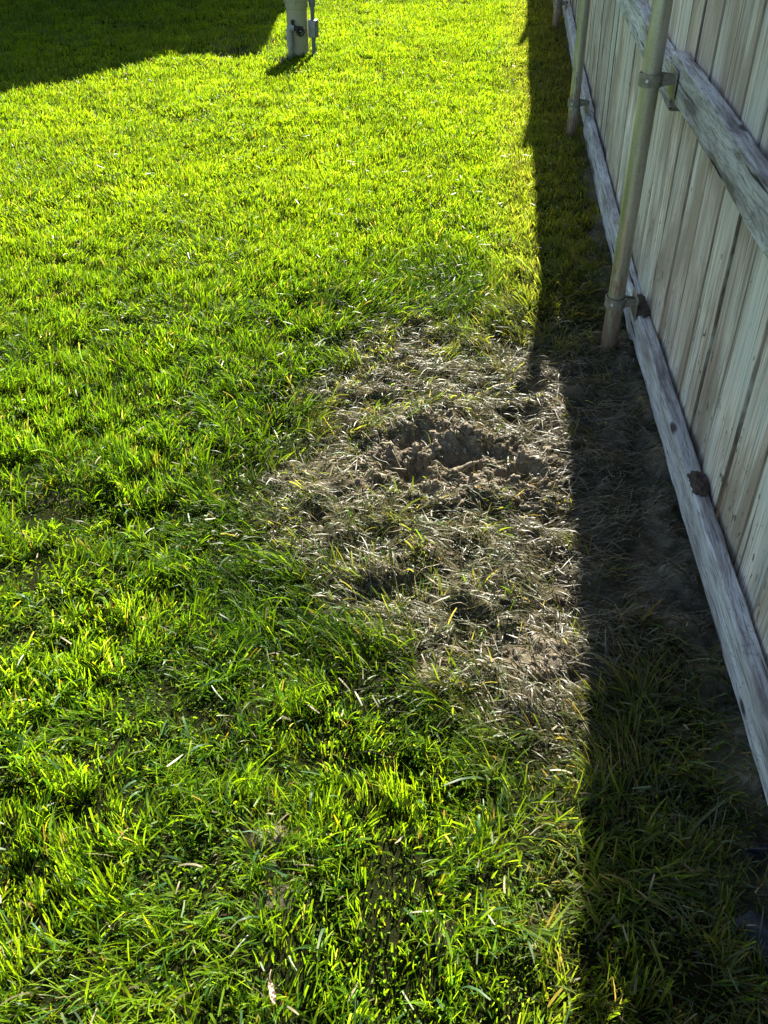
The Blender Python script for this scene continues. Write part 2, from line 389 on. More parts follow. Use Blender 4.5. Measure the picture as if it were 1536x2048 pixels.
def wavy_beam(L, t, h, seed, ends=(0, 0)):
    """beam along +X, thickness t along Y (outer face y=0), height h along Z, worn edges"""
    bm = bmesh.new(); n = int(L / .025); r = random.Random(seed); rings = []
    ph = [r.uniform(0, 50) for _ in range(6)]
    N = lambda k, x, f: float(vnoise(np.array([x * f + ph[k]]), np.array([k * 7.7]), k)[0]) - .5
    c_ = .005
    prof = [(0, c_), (0, h * .33), (0, h * .66), (0, h - c_), (c_, h), (t * .5, h), (t - c_, h), (t, h - c_), (t, c_), (t - c_, 0), (c_, 0)]
    for i in range(n + 1):
        x = L * i / n; sag = N(0, x, 1.2) * .012; bow = N(1, x, .9) * .008; chip = max(0, N(2, x, 9) - .26) * .05
        ring = []
        for j, (yy, zz) in enumerate(prof):
            a = N(3, x + j * 3.1, 14) * .0020
            y_, z_ = yy + bow + a, zz + sag + a
            if j in (3, 4): y_ += chip; z_ -= chip * .7
            ex = 0
            if i == 0: ex = -r.uniform(0, ends[0])
            if i == n: ex = r.uniform(0, ends[1])
            ring.append(bm.verts.new((x + ex, y_, z_)))
        rings.append(ring)
    m = len(prof)
    for i in range(n):
        for j in range(m): bm.faces.new((rings[i][j], rings[i + 1][j], rings[i + 1][(j + 1) % m], rings[i][(j + 1) % m]))
    bm.faces.new(rings[0]); bm.faces.new(list(reversed(rings[-1])))
    bmesh.ops.recalc_face_normals(bm, faces=bm.faces)
    return bm
# rails and pickets of each bay; offsets are metres from the post centre line to the rail's outer face
pts = FX['pts']; pid = 0; LEANS = (.015, .015, .018, .060, .060, .060); LP = (.015, .015, .020, .060, .062, .062, .062)
for i in range(len(pts) - 1):
    (x0, y0), (x1, y1) = pts[i], pts[i + 1]
    dx, dy = x1 - x0, y1 - y0; L = math.hypot(dx, dy); ang = math.atan2(dy, dx)
    nxv, nyv = dy / L, -dx / L                         # to the right of the line, away from the lawn
    off = .065
    nearbay = (i == 1)
    for k, (z, hh) in enumerate(((.05, .100), (.775, .108), (1.63, .10))):
        over = .02; off = .065 - LEANS[i] * z / 1.8 * (1.12 if k == 2 else 1)
        a0 = (x0 + nxv * off - dx / L * over, y0 + nyv * off - dy / L * over)
        th = .040; zz0 = zz1 = z
        if k == 2: zz0, zz1 = TOPS[i] - .155, TOPS[i + 1] - .155
        if nearbay and k == 0: zz0, zz1 = .045, .062
        if nearbay and k == 1: zz0, zz1 = .765, .785
        if i == 2 and k == 0: zz0, zz1 = .035, .03
        if i == 2 and k == 1: zz0, zz1 = .762, .75
        LL = L + over * 2 + (.075 if nearbay else -.045 if i == 2 else 0)
        sx0 = .045 if i == 2 else 0
        bm = wavy_beam(LL, th, hh, 40 + i * 3 + k, (.004, .01))
        # local frame: X along, Y to the right (away from the lawn)
        R = Matrix(((dx / L, nxv, 0, 0), (dy / L, nyv, 0, 0), (0, 0, -1, 0), (0, 0, 0, 1)))
        R = Matrix(((dx / L, nxv, 0, a0[0] + dx / L * sx0), (dy / L, nyv, 0, a0[1] + dy / L * sx0), ((zz1 - zz0) / L, 0, 1, zz0), (0, 0, 0, 1)))
        # mirrored axes would flip: R has X=(d), Y=(right), Z=up -> left-handed, so build it from rotation instead
        for v in bm.verts: v.co.y = -v.co.y
        bmesh.ops.reverse_faces(bm, faces=bm.faces)
        Rr = Matrix.Translation((a0[0] + dx / L * sx0, a0[1] + dy / L * sx0, zz0)) @ Matrix.Rotation(ang, 4, 'Z') @ Matrix.Rotation(-math.atan2(zz1 - zz0, L), 4, 'Y')
        ro = fobj('rail', bm, M_RAIL, Rr, smooth=True)
        if nearbay and k == 0:
            for (s0, s1, hb) in ((LL - .16, LL - .002, .006), (LL - 1.085, LL - .99, .011)):
                bm = bmesh.new(); q = 14; g = {}
                for a in range(q + 1):
                    for b in range(9):
                        eg = max(0, abs(b / 4 - 1) - .3); sx = (s0 + s1) / 2 + (s1 - s0) * (a / q - .5) * (1 - .35 * eg) + rngp.uniform(-.006, .006) * (a in (0, q)); sy = -th * (-.02 + 1.0 * b / 8)
                        e = min(1, a / 2, (q - a) / 2, b / 2 if s1 < LL - .5 else 1, (8 - b) / 1.5 + .4)
                        hz = hb * max(0, min(1, e)) * (.6 + .8 * rngp.random()) - .001
                        g[a, b] = bm.verts.new((sx + rngp.uniform(-.003, .003), sy + rngp.uniform(-.0015, .0015), hh + .002 + hz))
                for a in range(q):
                    for b in range(8): bm.faces.new((g[a, b], g[a, b + 1], g[a + 1, b + 1], g[a + 1, b]))
                ext = bmesh.ops.extrude_face_region(bm, geom=list(bm.faces))
                for v in ext['geom']:
                    if isinstance(v, bmesh.types.BMVert): v.co.z = hh - .012
                bmesh.ops.recalc_face_normals(bm, faces=bm.faces)
                tag(obj('bark_patch', bm, M_BARK, ro, True), 'dark rough bark left on top of the low rail')
    # pickets
    s = .0; off = .065; poff = off + .040 + .004; PW = .168
    n = int(round(L / PW)); PW = L / n
    for k in range(n):
        r = random.Random(900 + pid); bm = bmesh.new(); ph = r.uniform(0, 99); nz = 30; t = .016
        gap = r.uniform(.002, .005); hw = PW / 2 - gap; top = TOPS[i] + (TOPS[i + 1] - TOPS[i]) * (k + .5) / n - .05 + r.uniform(-.006, .006); z0 = -.04 + r.uniform(0, .03)
        cup = r.uniform(-.004, .004); rings = []
        for a in range(nz + 1):
            zc = z0 + (top - z0) * a / nz
            el = (vnoise(np.array([zc * 5 + ph]), np.array([1.3]), 0)[0] - .5) * .007; er = (vnoise(np.array([zc * 5 + ph]), np.array([8.3]), 1)[0] - .5) * .007
            bow = (vnoise(np.array([zc * 1.1 + ph]), np.array([3.3]), 2)[0] - .5) * .008
            ring = []
            for (u, v) in ((-1, .2), (-.965, 0), (-.5, 0), (0, 0), (.5, 0), (.965, 0), (1, .2), (1, 1), (0, 1), (-1, 1)):
                xx = u * hw + (el if u < 0 else er if u > 0 else 0)
                ring.append(bm.verts.new((xx, -(v * t + cup * (1 - u * u) + bow) + (LP[i] + (LP[i + 1] - LP[i]) * (k + .5) / n) * max(0, zc) / 1.8, zc)))
            rings.append(ring)
        for a in range(nz):
            for b in range(10): bm.faces.new((rings[a][b], rings[a + 1][b], rings[a + 1][(b + 1) % 10], rings[a][(b + 1) % 10]))
        bm.faces.new(rings[0]); bm.faces.new(list(reversed(rings[-1])))
        bmesh.ops.recalc_face_normals(bm, faces=bm.faces)
        sc_ = (k + .5) * PW; jit = r.uniform(0, .009)
        px_, py_ = x0 + dx / L * sc_ + nxv * (poff + jit), y0 + dy / L * sc_ + nyv * (poff + jit)
        W = Matrix.Translation((px_, py_, 0)) @ Matrix.Rotation(ang + math.radians(r.uniform(-.9, .9)), 4, 'Z') @ Matrix.Rotation(math.radians(r.uniform(-.35, .35)), 4, 'Y')
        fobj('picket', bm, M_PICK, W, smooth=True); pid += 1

# ------------------------------------------------------------------ well head
wx_, wy_ = -.590, 6.94; wz = gz(wx_, wy_)
well = empty('well_head', (wx_, wy_, wz))
tag(well, 'sage green capped well casing pipe standing in the lawn by the dark shade', 'well head')
bm = bmesh.new(); lathe(bm, [(.070, -.3), (.070, .30)], 56); obj('casing', bm, M_CASING, well, True)
bm = bmesh.new(); lathe(bm, [(.0705, .291), (.0765, .293), (.078, .300), (.078, .338), (.086, .341), (.086, .353), (.079, .358), (.079, .395), (.072, .404), (.02, .408)], 56)
for k in range(6):
    a = k * PI / 3 + .5; tube(bm, [(.083 * math.cos(a), .083 * math.sin(a), .325), (.083 * math.cos(a), .083 * math.sin(a), .365)], .006, 8)
obj('well_cap', bm, M_CASING, well, True)
# side pipe, coupling and elbow with a hose valve
qx, qy = -.050, -.087
bm = bmesh.new(); tube(bm, [(qx, qy, -.2), (qx, qy, .07)], .0148, 24); obj('side_pipe', bm, M_PVC, well, True)
bm = bmesh.new(); lathe(bm, [(.017, .066), (.0215, .068), (.0215, .108), (.017, .110)], 28, qx, qy); obj('coupling', bm, M_PVC, well, True)
bm = bmesh.new(); tube(bm, [(qx, qy, .104), (qx, qy, .112)], .0175, 24); obj('seal_ring', bm, M_BLACK, well, True)
bm = bmesh.new(); P = [(qx, qy, .11), (qx, qy, .165)] + [(qx + .022 * (1 - math.cos(a)), qy, .165 + .022 * math.sin(a)) for a in (.3, .6, .9, 1.2, PI / 2)] + [(qx + .034, qy, .187)]
tube(bm, P, [.0215] * 2 + [.021] * 6, 24); obj('elbow', bm, M_PVC, well, True)
bm = bmesh.new()
tube(bm, [(qx + .030, qy, .187), (qx + .062, qy, .178)], [.014, .016], 16); tube(bm, [(qx + .030, qy - .004, .180), (qx + .026, qy - .004, .222)], .010, 12)
bmesh.ops.create_uvsphere(bm, u_segments=14, v_segments=10, radius=.014, matrix=Matrix.Translation((qx + .026, qy - .004, .222)))
tube(bm, [(qx + .060, qy - .004, .178), (qx + .078, qy - .028, .168)], [.016, .020], 16)
va = obj('valve', bm, M_BLACK, well, True)
bm = bmesh.new(); c0 = Vector((qx + .078, qy - .034, .170)); ax = Vector((.3, -.9, .25)).normalized()
a1 = ax.cross(Vector((0, 0, 1))).normalized(); a2 = ax.cross(a1)
ringp = [c0 + a1 * math.cos(2 * PI * k / 18) * (.027 + .003 * math.cos(k * PI)) + a2 * math.sin(2 * PI * k / 18) * (.027 + .003 * math.cos(k * PI)) for k in range(19)]
tube(bm, ringp, .0055, 10)
for k in range(4): tube(bm, [c0, c0 + a1 * math.cos(k * PI / 2) * .026 + a2 * math.sin(k * PI / 2) * .026], .004, 8)
tube(bm, [c0 - ax * .01, c0 + ax * .008], .008, 12); obj('handwheel', bm, M_BLACK, va, True)
bm = bmesh.new(); tube(bm, [c0 + ax * .006, c0 + ax * .011], .0055, 12); obj('screw', bm, M_STEEL, va, True)
# electrical conduit with junction box
kx, ky = -.484, 6.93; kz = gz(kx, ky)
cond = empty('electrical_conduit', (kx, ky, kz))
tag(cond, 'thin grey conduit with a junction box rising right beside the well casing', 'conduit')
bm = bmesh.new(); tube(bm, [(0, 0, -.2), (0, 0, .318)], .0138, 24); obj('pipe', bm, M_BOX, cond, True)
bm = bmesh.new(); lathe(bm, [(.016, .295), (.0205, .297), (.0235, .325), (.0235, .352), (.020, .354)], 24); obj('coupling', bm, M_BOX, cond, True)
bm = bmesh.new(); tube(bm, [(0, 0, .354), (-.003, 0, .395), (-.014, 0, .42), (-.03, 0, .425)], .0165, 20); obj('bend', bm, M_BOX, cond, True)
bm = bmesh.new(); box(bm, -.026, .032, -.026, .026, .110, .220, .006); jb = obj('junction_box', bm, M_BOX, cond, True)
jb.rotation_euler = (0, 0, math.radians(-24))
bm = bmesh.new(); box(bm, -.023, .029, -.0295, -.0265, .115, .215, .001); obj('box_cover', bm, M_PVC, jb, True)

# ------------------------------------------------------------------ house beyond the lawn, out of view, shape made up to throw the far-left shade
HY = 11.0
house = empty('house', (-4.46, HY, 0))
tag(house, 'house out of view beyond the lawn, its gable shaped to throw the dark shade at upper left', 'house')
M_SIDE = flat_mat('pale_siding', (.5, .47, .40), .7, .3, .08, 4, 0, 0); M_ROOF = flat_mat('asphalt_shingle', (.09, .085, .08), .9, .1, .4, 60)
M_TRIM = flat_mat('white_trim', (.75, .75, .72), .5, .3, .05); M_GLASS = flat_mat('window_glass', (.02, .025, .03), .08, .8, .1, 5, 0, 0)
XR, XL, ZE = 4.20, -4.20, 2.62      # local: right and left wall, eaves
bm = bmesh.new()
for k in range(22):                # lapped boards
    z0 = k * .12; 
    if z0 + .12 <= ZE + .05: box(bm, XL, XR, -.012, 0, z0 - .05, z0 + .123)
    box(bm, XR, XR + .012, 0, 8, z0 - .05, min(z0 + .123, ZE))
box(bm, XL, XR - .01, .004, 7.99, -.2, ZE - .01)
obj('wall', bm, M_SIDE, house)
SL = 1.18
bm = bmesh.new(); pk = SL * 3.70
tri = [(XL + .5, ZE), (XR - .5, ZE), (0, ZE + pk)]
a = [bm.verts.new((x, 0.01, z)) for x, z in tri]; b = [bm.verts.new((x, 7.9, z)) for x, z in tri]
bm.faces.new(a); bm.faces.new(list(reversed(b)))
for k in range(3): bm.faces.new((a[k], b[k], b[(k + 1) % 3], a[(k + 1) % 3]))
bmesh.ops.recalc_face_normals(bm, faces=bm.faces)
obj('gable', bm, M_SIDE, house)
bm = bmesh.new()
for sgn in (-1, 1):
    q = [(sgn * 3.78, ZE + .02), (0, ZE + pk + .1), (0, ZE + pk + .26), (sgn * 3.78, ZE + .20)]
    va_ = [bm.verts.new((x, -.15, z)) for x, z in q]; vb = [bm.verts.new((x, 8.2, z)) for x, z in q]
    bm.faces.new(va_); bm.faces.new(list(reversed(vb)))
    for k in range(4): bm.faces.new((va_[k], vb[k], vb[(k + 1) % 4], va_[(k + 1) % 4]))
bmesh.ops.recalc_face_normals(bm, faces=bm.faces)
obj('roof', bm, M_ROOF, house)
bm = bmesh.new(); box(bm, 3.5, 4.36, -.16, 8.2, ZE + .002, ZE + .21, .02); obj('eaves', bm, M_TRIM, house)
bm = bmesh.new(); box(bm, -4.36, -3.5, -.16, 8.2, ZE + .002, ZE + .21, .02); obj('eaves', bm, M_TRIM, house)
for wxx in (-2.2, 1.6):
    bm = bmesh.new(); box(bm, wxx - .55, wxx + .55, -.05, -.013, .95, 2.15); wi = obj('window', bm, M_TRIM, house)
    bm = bmesh.new(); box(bm, wxx - .47, wxx + .47, -.056, -.0505, 1.03, 2.07); obj('pane', bm, M_GLASS, wi)

# ------------------------------------------------------------------ grass
def build_blades(name, mat, bx, by, head, phi0, dphi, L, W, tip, tw0, tw1, col, K, tipcol=None, hug=None, lift=None):
    n = len(bx); t = np.linspace(0, 1, K + 1)
    base = terrain(bx, by)
    X = np.zeros((n, K + 1)); Y = np.zeros((n, K + 1)); Z = np.zeros((n, K + 1)); PH = phi0[:, None] + dphi[:, None] * t[None] ** 1.3
    hd = head[:, None] + (RNG.normal(0, .25, n))[:, None] * t[None]
    X[:, 0] = bx; Y[:, 0] = by; Z[:, 0] = base - .003
    for k in range(1, K + 1):
        ph = (PH[:, k] + PH[:, k - 1]) / 2; h_ = hd[:, k]; s = L / K
        X[:, k] = X[:, k - 1] + np.sin(ph) * np.cos(h_) * s; Y[:, k] = Y[:, k - 1] + np.sin(ph) * np.sin(h_) * s
        Z[:, k] = Z[:, k - 1] + np.cos(ph) * s
    if hug is not None:
        zt = terrain(X.ravel(), Y.ravel()).reshape(n, K + 1) + lift[:, None] * (np.sin(t * PI * .8)[None] * .9 + .12)
        Z = Z * (1 - hug[:, None]) + np.maximum(zt, 0 * zt + zt) * hug[:, None]
    T = np.stack([np.cos(hd) * np.sin(PH), np.sin(hd) * np.sin(PH), np.cos(PH)], -1)
    Pp = np.stack([-np.sin(hd), np.cos(hd), 0 * hd], -1); N = np.cross(Pp, T)
    tw = tw0[:, None] + tw1[:, None] * t[None]
    prof = (.65 + .35 * np.sin(np.clip(t * 2.2, 0, PI / 2)))[None] * (1 - (1 - tip[:, None]) * np.clip((t[None] - .45) / .55, 0, 1) ** 1.6)
    wv = (np.cos(tw)[..., None] * Pp + np.sin(tw)[..., None] * N) * (W[:, None] * prof * .5)[..., None]
    P0 = np.stack([X, Y, Z], -1)
    V = np.stack([P0 - wv, P0 + wv], 2).reshape(-1, 3)
    i = (np.arange(n)[:, None] * (K + 1) + np.arange(K)[None]).ravel() * 2
    Q = np.stack([i, i + 1, i + 3, i + 2], 1)
    cc = np.repeat(col[:, None, :], K + 1, 1)
    g = t[None, :, None]
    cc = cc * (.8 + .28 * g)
    if tipcol is not None:
        tm = tipcol[:, None, None] * np.clip((g - .72) / .2, 0, 1); cc = cc * (1 - tm) + np.array([.50, .46, .26]) * tm
    cc = np.repeat(cc[:, :, None, :], 2, 2).reshape(-1, 3)
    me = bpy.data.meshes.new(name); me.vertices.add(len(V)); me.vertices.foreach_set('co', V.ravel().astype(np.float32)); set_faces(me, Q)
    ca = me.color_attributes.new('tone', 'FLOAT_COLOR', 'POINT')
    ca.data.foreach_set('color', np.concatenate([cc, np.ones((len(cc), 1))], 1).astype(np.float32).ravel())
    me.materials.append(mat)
    return me
def sample(dens_fn, x0, x1, y0, y1, dmax):
    n = int((x1 - x0) * (y1 - y0) * dmax); x = RNG.uniform(x0, x1, n); y = RNG.uniform(y0, y1, n)
    keep = RNG.random(n) < dens_fn(x, y) / dmax
    return x[keep], y[keep]
def join_meshes(name, mes, label=None):
    """merge mesh data into one object"""
    bms = bmesh.new()
    for m in mes: bms.from_mesh(m)
    me = bpy.data.meshes.new(name); bms.to_mesh(me); bms.free(); me.materials.append(mes[0].materials[0])
    for m in mes: bpy.data.meshes.remove(m)
    return link(bpy.data.objects.new(name, me))

# --- standing lawn grass
def inview(x, y, mg=.35):
    hw = (y * ct + H * st) * 768 / F
    return (x < hw + mg) & (x > -hw - (.95 if mg > .2 else mg)) & (y > .32)
def lawn_density(x, y):
    M, T, B, px, py, fx = masks(x, y)
    d = np.interp(y, [0, 2.5, 4.5, 7, 10.5], [38000, 35000, 23000, 15500, 11500])
    cl = fbm(x * 16, y * 16, 3, 2)                     # tufts and gaps
    d = d * (.48 + .52 * sstep(.30, .50, cl)) * np.where(y > 3.2, 1, .95)
    d = d * (1 - .95 * M * (1 - .75 * sstep(.56, .66, fbm(x * 13 + 70, y * 13, 5, 2))) * (.72 + .28 * sstep(.35, .5, fbm(x * 9 + 30, y * 9, 2, 2)))) * (1 - .6 * M * (fx > -.45)) * (1 - .93 * B) * (1 - .42 * T)
    d = np.where(fx > .02, 0, d)
    return np.where(inview(x, y), d, np.where((x > -4.6) & (fx < .02), 2600, 0))
bx, by = sample(lawn_density, -4.6, 1.95, -.1, 10.6, 38000)
tc = np.hypot(bx, by)
def lawn_params(bx, by, K, name):
    n = len(bx); M, T, B, px, py, fx = masks(bx, by); R = RNG.random
    vw = inview(bx, by)
    far = sstep(2.4, 4.2, by)
    # tuft direction: cells of ~4 cm share a lean, larger swirls of ~30 cm bend it
    cell = fbm(bx * 22, by * 22, 1, 1) * 4 * PI * 1.5; swirl = fbm(bx * 2.6, by * 2.6, 2, 2) * 4 * PI + 1.2
    head = np.where(R(n) < .45 + .35 * T, swirl + RNG.normal(0, .5, n), cell + RNG.normal(0, .7, n))
    lay = sstep(.42, .68, fbm(bx * 3.4 + 8, by * 3.4, 4, 2)) * (1 - .6 * far) * .9
    lean = np.clip(T * .8 + lay, 0, 1)
    phi0 = np.abs(RNG.normal(0, .26, n)) + lean * .35
    dphi = np.abs(RNG.normal(.5, .5, n)) + lean * .75 * R(n)
    hn = fbm(bx * 7, by * 7, 5, 3)
    tuft = fbm(bx * 19 + 7, by * 19, 4, 2); L = (.015 + .018 * hn + RNG.gamma(2, .0036, n)) * ((1 - .6 * far) * (.55 + 1.35 * sstep(.28, .68, tuft)) + .6 * far * 1.2) * (1 - .4 * M)
    und = R(n) < .32 * (1 - far); L = np.where(und, L * .5, L) * (1 + .8 * T * R(n)) * (1 - .15 * far)
    W = (.0013 + .0032 * RNG.random(n) ** 1.3) * (1 + .25 * far)
    tip = np.where(R(n) < .45, RNG.uniform(.55, .9, n), RNG.uniform(.08, .3, n))
    # blade colours
    g = np.array([[.074, .158, .008]]) * np.ones((n, 1)); v = R(n)[:, None]
    ye = np.array([[.145, .235, .010]]); dk = np.array([[.026, .075, .011]]); bl = np.array([[.052, .135, .045]]); tan = np.array([[.24, .205, .13]])
    tone = fbm(bx * 1.8, by * 1.8, 0, 3)[:, None]
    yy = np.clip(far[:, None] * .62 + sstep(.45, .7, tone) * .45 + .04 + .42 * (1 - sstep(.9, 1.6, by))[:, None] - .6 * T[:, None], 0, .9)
    col = g * (1 - yy) + ye * yy
    col = np.where(v < .14, dk, col); col = np.where((v > .14) & (v < .18), bl, col)
    col = np.where((v > .972) | ((v > .80) & (fx[:, None] > -.42) & (by[:, None] < 2.2)) | ((v > .90) & (fx[:, None] > -.35)), tan * (.6 + .5 * R(n)[:, None]), col)
    
    dul = sstep(.5, .75, fbm(bx * 4.5 + 3, by * 4.5, 3, 3))[:, None] * .5; col = col * (1 - dul) + col * np.array([[.62, .66, .9]]) * dul
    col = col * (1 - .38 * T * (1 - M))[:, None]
    col = np.where((v > .945) & (v < .955), np.where(T > .3, .3, 1.0)[:, None] * np.array([[.20, .21, .02]]), col)
    col = np.where(und[:, None], col * np.array([[.75, .5, .8]]), col)
    bigb = (R(n) < .007) & (M < .5); L = np.where(bigb, L * 1.7, L); W = np.where(bigb, .0052, W); dphi = np.where(bigb, dphi + .5, dphi); col = np.where(bigb[:, None], np.array([[.075, .15, .065]]), col)
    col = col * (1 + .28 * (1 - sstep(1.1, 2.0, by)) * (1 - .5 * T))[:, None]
    brn = ((fx > -.42) * (.25 + .45 * sstep(-.35, -.1, fx)) * (R(n) < .75))[:, None]; col = col * (1 - brn) + np.array([[.11, .095, .045]]) * brn
    dust = np.clip(M * 1.0 + (fx > -.5) * .20, 0, .8)[:, None] * R(n)[:, None]
    col = col * (1 - dust) + np.array([[.25, .235, .15]]) * dust
    col = col * (.75 + .5 * R(n)[:, None])
    tw0 = RNG.uniform(-.9, .9, n); tw1 = RNG.uniform(-.8, .8, n)
    out = ~vw
    W = np.where(out, W * 2.0, W); 
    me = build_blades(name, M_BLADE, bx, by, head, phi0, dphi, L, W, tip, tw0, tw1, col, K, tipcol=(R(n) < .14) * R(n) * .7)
    return me
nr = by < 2.6
m1 = lawn_params(bx[nr], by[nr], 4, 'lawn_grass'); m2 = lawn_params(bx[~nr], by[~nr], 3, 'lawn_grass_far')
og = join_meshes('lawn_grass', [m1, m2])
tag(og, 'bright green mown lawn grass lit from behind across the yard', 'grass', kind='stuff')
print('lawn blades', len(bx))

# --- flattened dusty grass round the dug spot and along the fence
def mat_density(x, y):
    M, T, B, px, py, fx = masks(x, y)
    d = 9800 * M * (1 - .75 * B) + 1100 * T * (1 - M) * (1 - B) + 4200 * sstep(-.38, -.1, fx) * (1 - M) * (1 - .3 * B) + 2200 * B * (fx > -.35)
    return np.where((fx > .045) | ~inview(x, y), 0, d)
bx, by = sample(mat_density, -1.0, 1.3, .3, 3.6, 10500)
n = len(bx); M, T, B, px, py, fx = masks(bx, by); R = RNG.random
sw = fbm(bx * 3.2 + 5, by * 3.2, 3, 2) * 2.6 * PI; side = np.where(R(n) < .5, 0, PI)
head = np.where(R(n) < .62, side + (sw - 1.3 * PI) * .28 + RNG.normal(0, .35, n), sw * 1.5 + RNG.normal(0, .8, n))
v = R(n)[:, None]; rr = R(n)[:, None]
col = np.where(v < .24, np.array([[.29, .235, .135]]), np.where(v < .60, np.array([[.175, .155, .080]]), np.where(v < .92, np.array([[.10, .125, .045]]), np.array([[.09, .16, .03]]))))
grn = (1 - M)[:, None]; col = col * (1 - grn * .7) + np.array([[.08, .12, .03]]) * grn * .7
shade = sstep(-.5, -.3, fx)[:, None] * .75 * M[:, None]; col = col * (1 - shade) + np.array([[.17, .145, .10]]) * shade  # grey-brown dead grass in the strip along the fence
col = col * (.38 + .78 * rr) * .88
me = build_blades('flattened_grass', M_DRY, bx, by, head, RNG.uniform(.9, 1.5, n), RNG.uniform(-.2, .5, n), RNG.uniform(.020, .095, n),
                  RNG.uniform(.0014, .0036, n), RNG.uniform(.1, .6, n), RNG.uniform(-.9, .9, n), RNG.uniform(-1.6, 1.6, n), col, 6,
                  hug=np.where(R(n) < .85, 1.0, .35), lift=RNG.gamma(1.6, .0075, n) + .002)
of = link(bpy.data.objects.new('flattened_grass', me))
tag(of, 'flattened dusty grey green grass matted round the dug bare patch', 'grass', kind='stuff')
print('mat blades', n)

# --- loose clippings and straw lying on the lawn
bx, by = sample(lambda x, y: np.where(inview(x, y, .1) & (masks(x, y)[5] < .02), 70 * (1 - .7 * sstep(3, 6, y)), 0), -2.4, 1.3, .3, 7, 70)
n = len(bx); R = RNG.random
col = np.where(R(n)[:, None] < .5, np.array([[.27, .23, .13]]), np.array([[.16, .21, .10]])) * (.6 + .6 * R(n)[:, None])
me = build_blades('grass_clippings', M_DRY, bx, by, R(n) * 2 * PI, RNG.uniform(1.2, 1.55, n), RNG.uniform(-.1, 1.0, n), RNG.uniform(.015, .045, n),
                  RNG.uniform(.0022, .0042, n), RNG.uniform(.5, .9, n), RNG.uniform(-.4, .4, n), RNG.uniform(-.5, .5, n), col, 3)
me.vertices.foreach_get('co', co := np.zeros(len(me.vertices) * 3, np.float32)); co = co.reshape(-1, 3)
M = masks(bx, by)[0]; co[:, 2] += np.repeat(np.where(M > .4, .008, RNG.uniform(.018, .045, n)), 8); me.vertices.foreach_set('co', co.ravel())
tag(link(bpy.data.objects.new('grass_clippings', me)), 'pale straw coloured clippings scattered loosely over the lawn', 'clippings', kind='stuff')

# --- crumbs of earth
def clod_density(x, y):
    M, T, B, px, py, fx = masks(x, y)
    D = sstep(-40, 20, polysd(px, py, DIR_POLY))
    return np.where(inview(x, y) & (fx < .03) & (y < 3.5), 24000 * D + 3200 * B + 700 * M, 0)
bx, by = sample(clod_density, -1.0, 1.0, .3, 3.5, 27500)
n = len(bx); zc = terrain(bx, by)
ico = bmesh.new(); bmesh.ops.create_icosphere(ico, subdivisions=2, radius=1.0)
V0 = np.array([v.co[:] for v in ico.verts]); F0 = np.array([[v.index for v in f.verts] for f in ico.faces]); ico.free()
r = np.clip(RNG.gamma(1.7, .0016, n), .0012, .012)
inD = polysd(*ground2px(bx, by), DIR_POLY) > -20; r = np.where(inD, r, np.minimum(r, .0045)); big = (RNG.random(n) < .005) & inD; r = np.minimum(r, .0075); r = np.where(big, RNG.uniform(.007, .013, n), r)
sc3 = RNG.uniform(.65, 1.25, (n, 1, 3)); V = V0[None] * sc3
nz = 1 + .55 * (vnoise(V[..., 0] * 2.3 + RNG.uniform(0, 99, (n, 1)), V[..., 1] * 2.3 + V[..., 2] * 3.1, 1) - .5) + .35 * (RNG.random((n, len(V0))) - .5)
V = V * nz[..., None] * r[:, None, None]
a = RNG.uniform(0, 2 * PI, n); ca_, sa_ = np.cos(a)[:, None], np.sin(a)[:, None]
V = np.stack([V[..., 0] * ca_ - V[..., 1] * sa_ + bx[:, None], V[..., 0] * sa_ + V[..., 1] * ca_ + by[:, None], V[..., 2] + (zc + r * .35)[:, None]], -1)
Fa = (F0[None] + (np.arange(n) * len(V0))[:, None, None]).reshape(-1, 3)
me = bpy.data.meshes.new('soil_crumbs'); me.vertices.add(n * len(V0)); me.vertices.foreach_set('co', V.astype(np.float32).ravel())
me.loops.add(len(Fa) * 3); me.polygons.add(len(Fa)); me.loops.foreach_set('vertex_index', Fa.astype(np.int32).ravel())
me.polygons.foreach_set('loop_start', np.arange(0, len(Fa) * 3, 3, dtype=np.int32)); me.polygons.foreach_set('loop_total', np.full(len(Fa), 3, np.int32))
me.update(calc_edges=True)
s = NT('dry_soil_crumb', .95, .1); tcn = s.n('ShaderNodeTexCoord'); f1 = s.noise(tcn.outputs['Object'], 60, 4); 
s.l(s.ramp(f1, [(.3, (.098, .079, .055)), (.55, (.19, .158, .11)), (.75, (.33, .285, .205))]), s.b.inputs['Base Color']); s.bump(s.noise(tcn.outputs['Object'], 500, 3), .6, .002)
me.materials.append(s.m)
tag(link(bpy.data.objects.new('soil_crumbs', me)), 'dry brown crumbs and clods of earth thrown up round the dug hole', 'soil', kind='stuff')

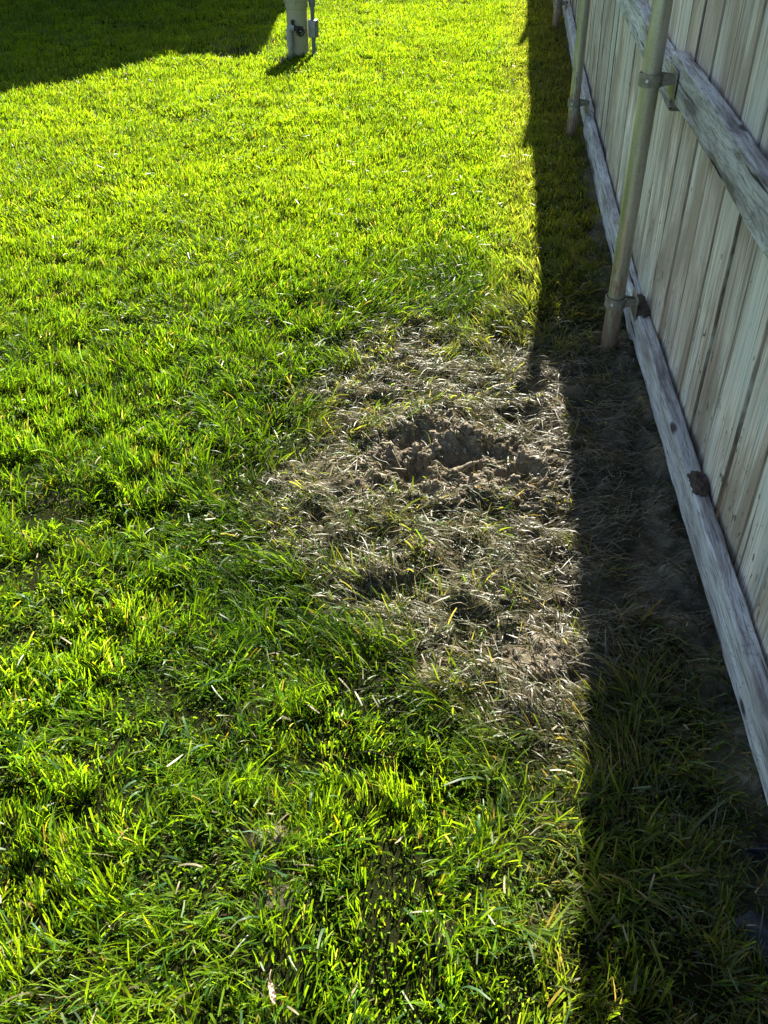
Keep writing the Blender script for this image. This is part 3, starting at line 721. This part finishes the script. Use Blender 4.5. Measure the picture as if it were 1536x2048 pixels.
# ------------------------------------------------------------------ small things
def at_px(px, py, z=0):
    x, y = px2ground(px, py, z); return x, y, gz(x, y)
def leaf(px, py, ln, wd, ang, mat, label, lift=.03, pitch=.3):
    x, y, z = at_px(px, py, lift); root = empty('dry_leaf', (x, y, z + lift)); root.rotation_euler = (pitch, .25, ang)
    tag(root, label, 'leaf')
    bm = bmesh.new(); n = 12; rows = []
    for i in range(n + 1):
        t = i / n; wv = wd * math.sin(PI * min(1, t * .93 + .05)) ** .75 * (1 - .3 * (t > .45) * (t < .6)); curl = .25 * wd * math.sin(t * 5)
        rows.append([bm.verts.new((u * wv, (t - .5) * ln, abs(u) * wd * .45 + curl + .0015 * math.sin(i * 2.1 + u * 3))) for u in (-1, -.5, 0, .5, 1)])
    for i in range(n):
        for k in range(4): bm.faces.new((rows[i][k], rows[i][k + 1], rows[i + 1][k + 1], rows[i + 1][k]))
    ex = bmesh.ops.extrude_face_region(bm, geom=list(bm.faces))
    for v in ex['geom']:
        if isinstance(v, bmesh.types.BMVert): v.co.z += .0004
    bmesh.ops.recalc_face_normals(bm, faces=bm.faces)
    obj('blade', bm, mat, root, True)
    bm = bmesh.new(); tube(bm, [(0, ln * .48, .001), (.002, ln * .7, .004), (.005, ln * .85, .003)], [.0008, .0006, .0005], 6); obj('stalk', bm, mat, root, True)
leaf(543, 1985, .036, .0055, .35, flat_mat('tan_dry_leaf', (.55, .40, .27), .7, .2, .15, 80), 'small tan curled dry leaf in the lawn at the bottom edge')
leaf(956, 993, .012, .004, 1.2, flat_mat('orange_dry_leaf', (.65, .38, .03), .7, .2, .15, 80), 'tiny orange yellow leaf just below the dug hole', .012, .1)
# half-buried root across the dug hole
x0, y0, z0 = at_px(895, 950); x1, y1, z1 = at_px(952, 930)
bm = bmesh.new(); P = []; RR = []
for i in range(15):
    t = i / 14; P.append((x0 + (x1 - x0) * t - x0, y0 + (y1 - y0) * t - y0 + .006 * math.sin(t * 4), -.001 + .012 * t + .003 * math.sin(t * 9))); RR.append(.0075 * (.55 + .55 * math.sin(PI * (t * .75 + .2))) * rngp.uniform(.9, 1.1))
tube(bm, P, RR, 16)
o = obj('root', bm, s.m, None, True, (x0, y0, z0)); tag(o, 'short earth coated root lying across the dug hole', 'root')
# pale strip added for the sunlit lip of the upper hollow
x0, y0, z0 = at_px(985, 780); x1, y1, z1 = at_px(1032, 772)
bm = bmesh.new(); tube(bm, [(0, 0, .016), ((x1 - x0) * .4, .004, .022), ((x1 - x0) * .75, .006, .02), (x1 - x0, y1 - y0, .024)], [.006, .0075, .006, .004], 12)
o = obj('lit_lip', bm, flat_mat('sunlit_lip_tone', (.55, .48, .38), .8, .2, .3, 90), None, True, (x0, y0, z0)); tag(o, 'pale strip standing in for the sunlit lip of the small upper hollow', 'lit_lip')
# dark plastic scraps half hidden at the foot of the fence
M_PL = flat_mat('dark_blue_plastic', (.012, .016, .022), .55, .5, .2, 30)
for (px_, py_, a_, b_, rz, lab) in ((1528, 1718, .035, .010, .05, 'thin dark blue plastic strip by the fence foot'), (1528, 1880, .03, .045, .3, 'broad crumpled dark plastic scrap at the bottom right edge')):
    x, y, z = at_px(px_, py_); bm = bmesh.new(); g = {}; q = 12
    for i in range(q + 1):
        for j in range(q + 1):
            u, v_ = i / q * 2 - 1, j / q * 2 - 1
            g[i, j] = bm.verts.new((u * a_, v_ * b_, .016 + .008 * math.sin(u * 3 + v_ * 2) + .004 * math.sin(v_ * 7 + u * 5) + rngp.uniform(-.001, .001)))
    for i in range(q):
        for j in range(q): bm.faces.new((g[i, j], g[i + 1, j], g[i + 1, j + 1], g[i, j + 1]))
    ex = bmesh.ops.extrude_face_region(bm, geom=list(bm.faces))
    for v_ in ex['geom']:
        if isinstance(v_, bmesh.types.BMVert): v_.co.z -= .0012
    bmesh.ops.recalc_face_normals(bm, faces=bm.faces)
    o = obj('plastic_scrap', bm, M_PL, None, True, (x, y, z), (0, 0, rz)); tag(o, lab, 'scrap')
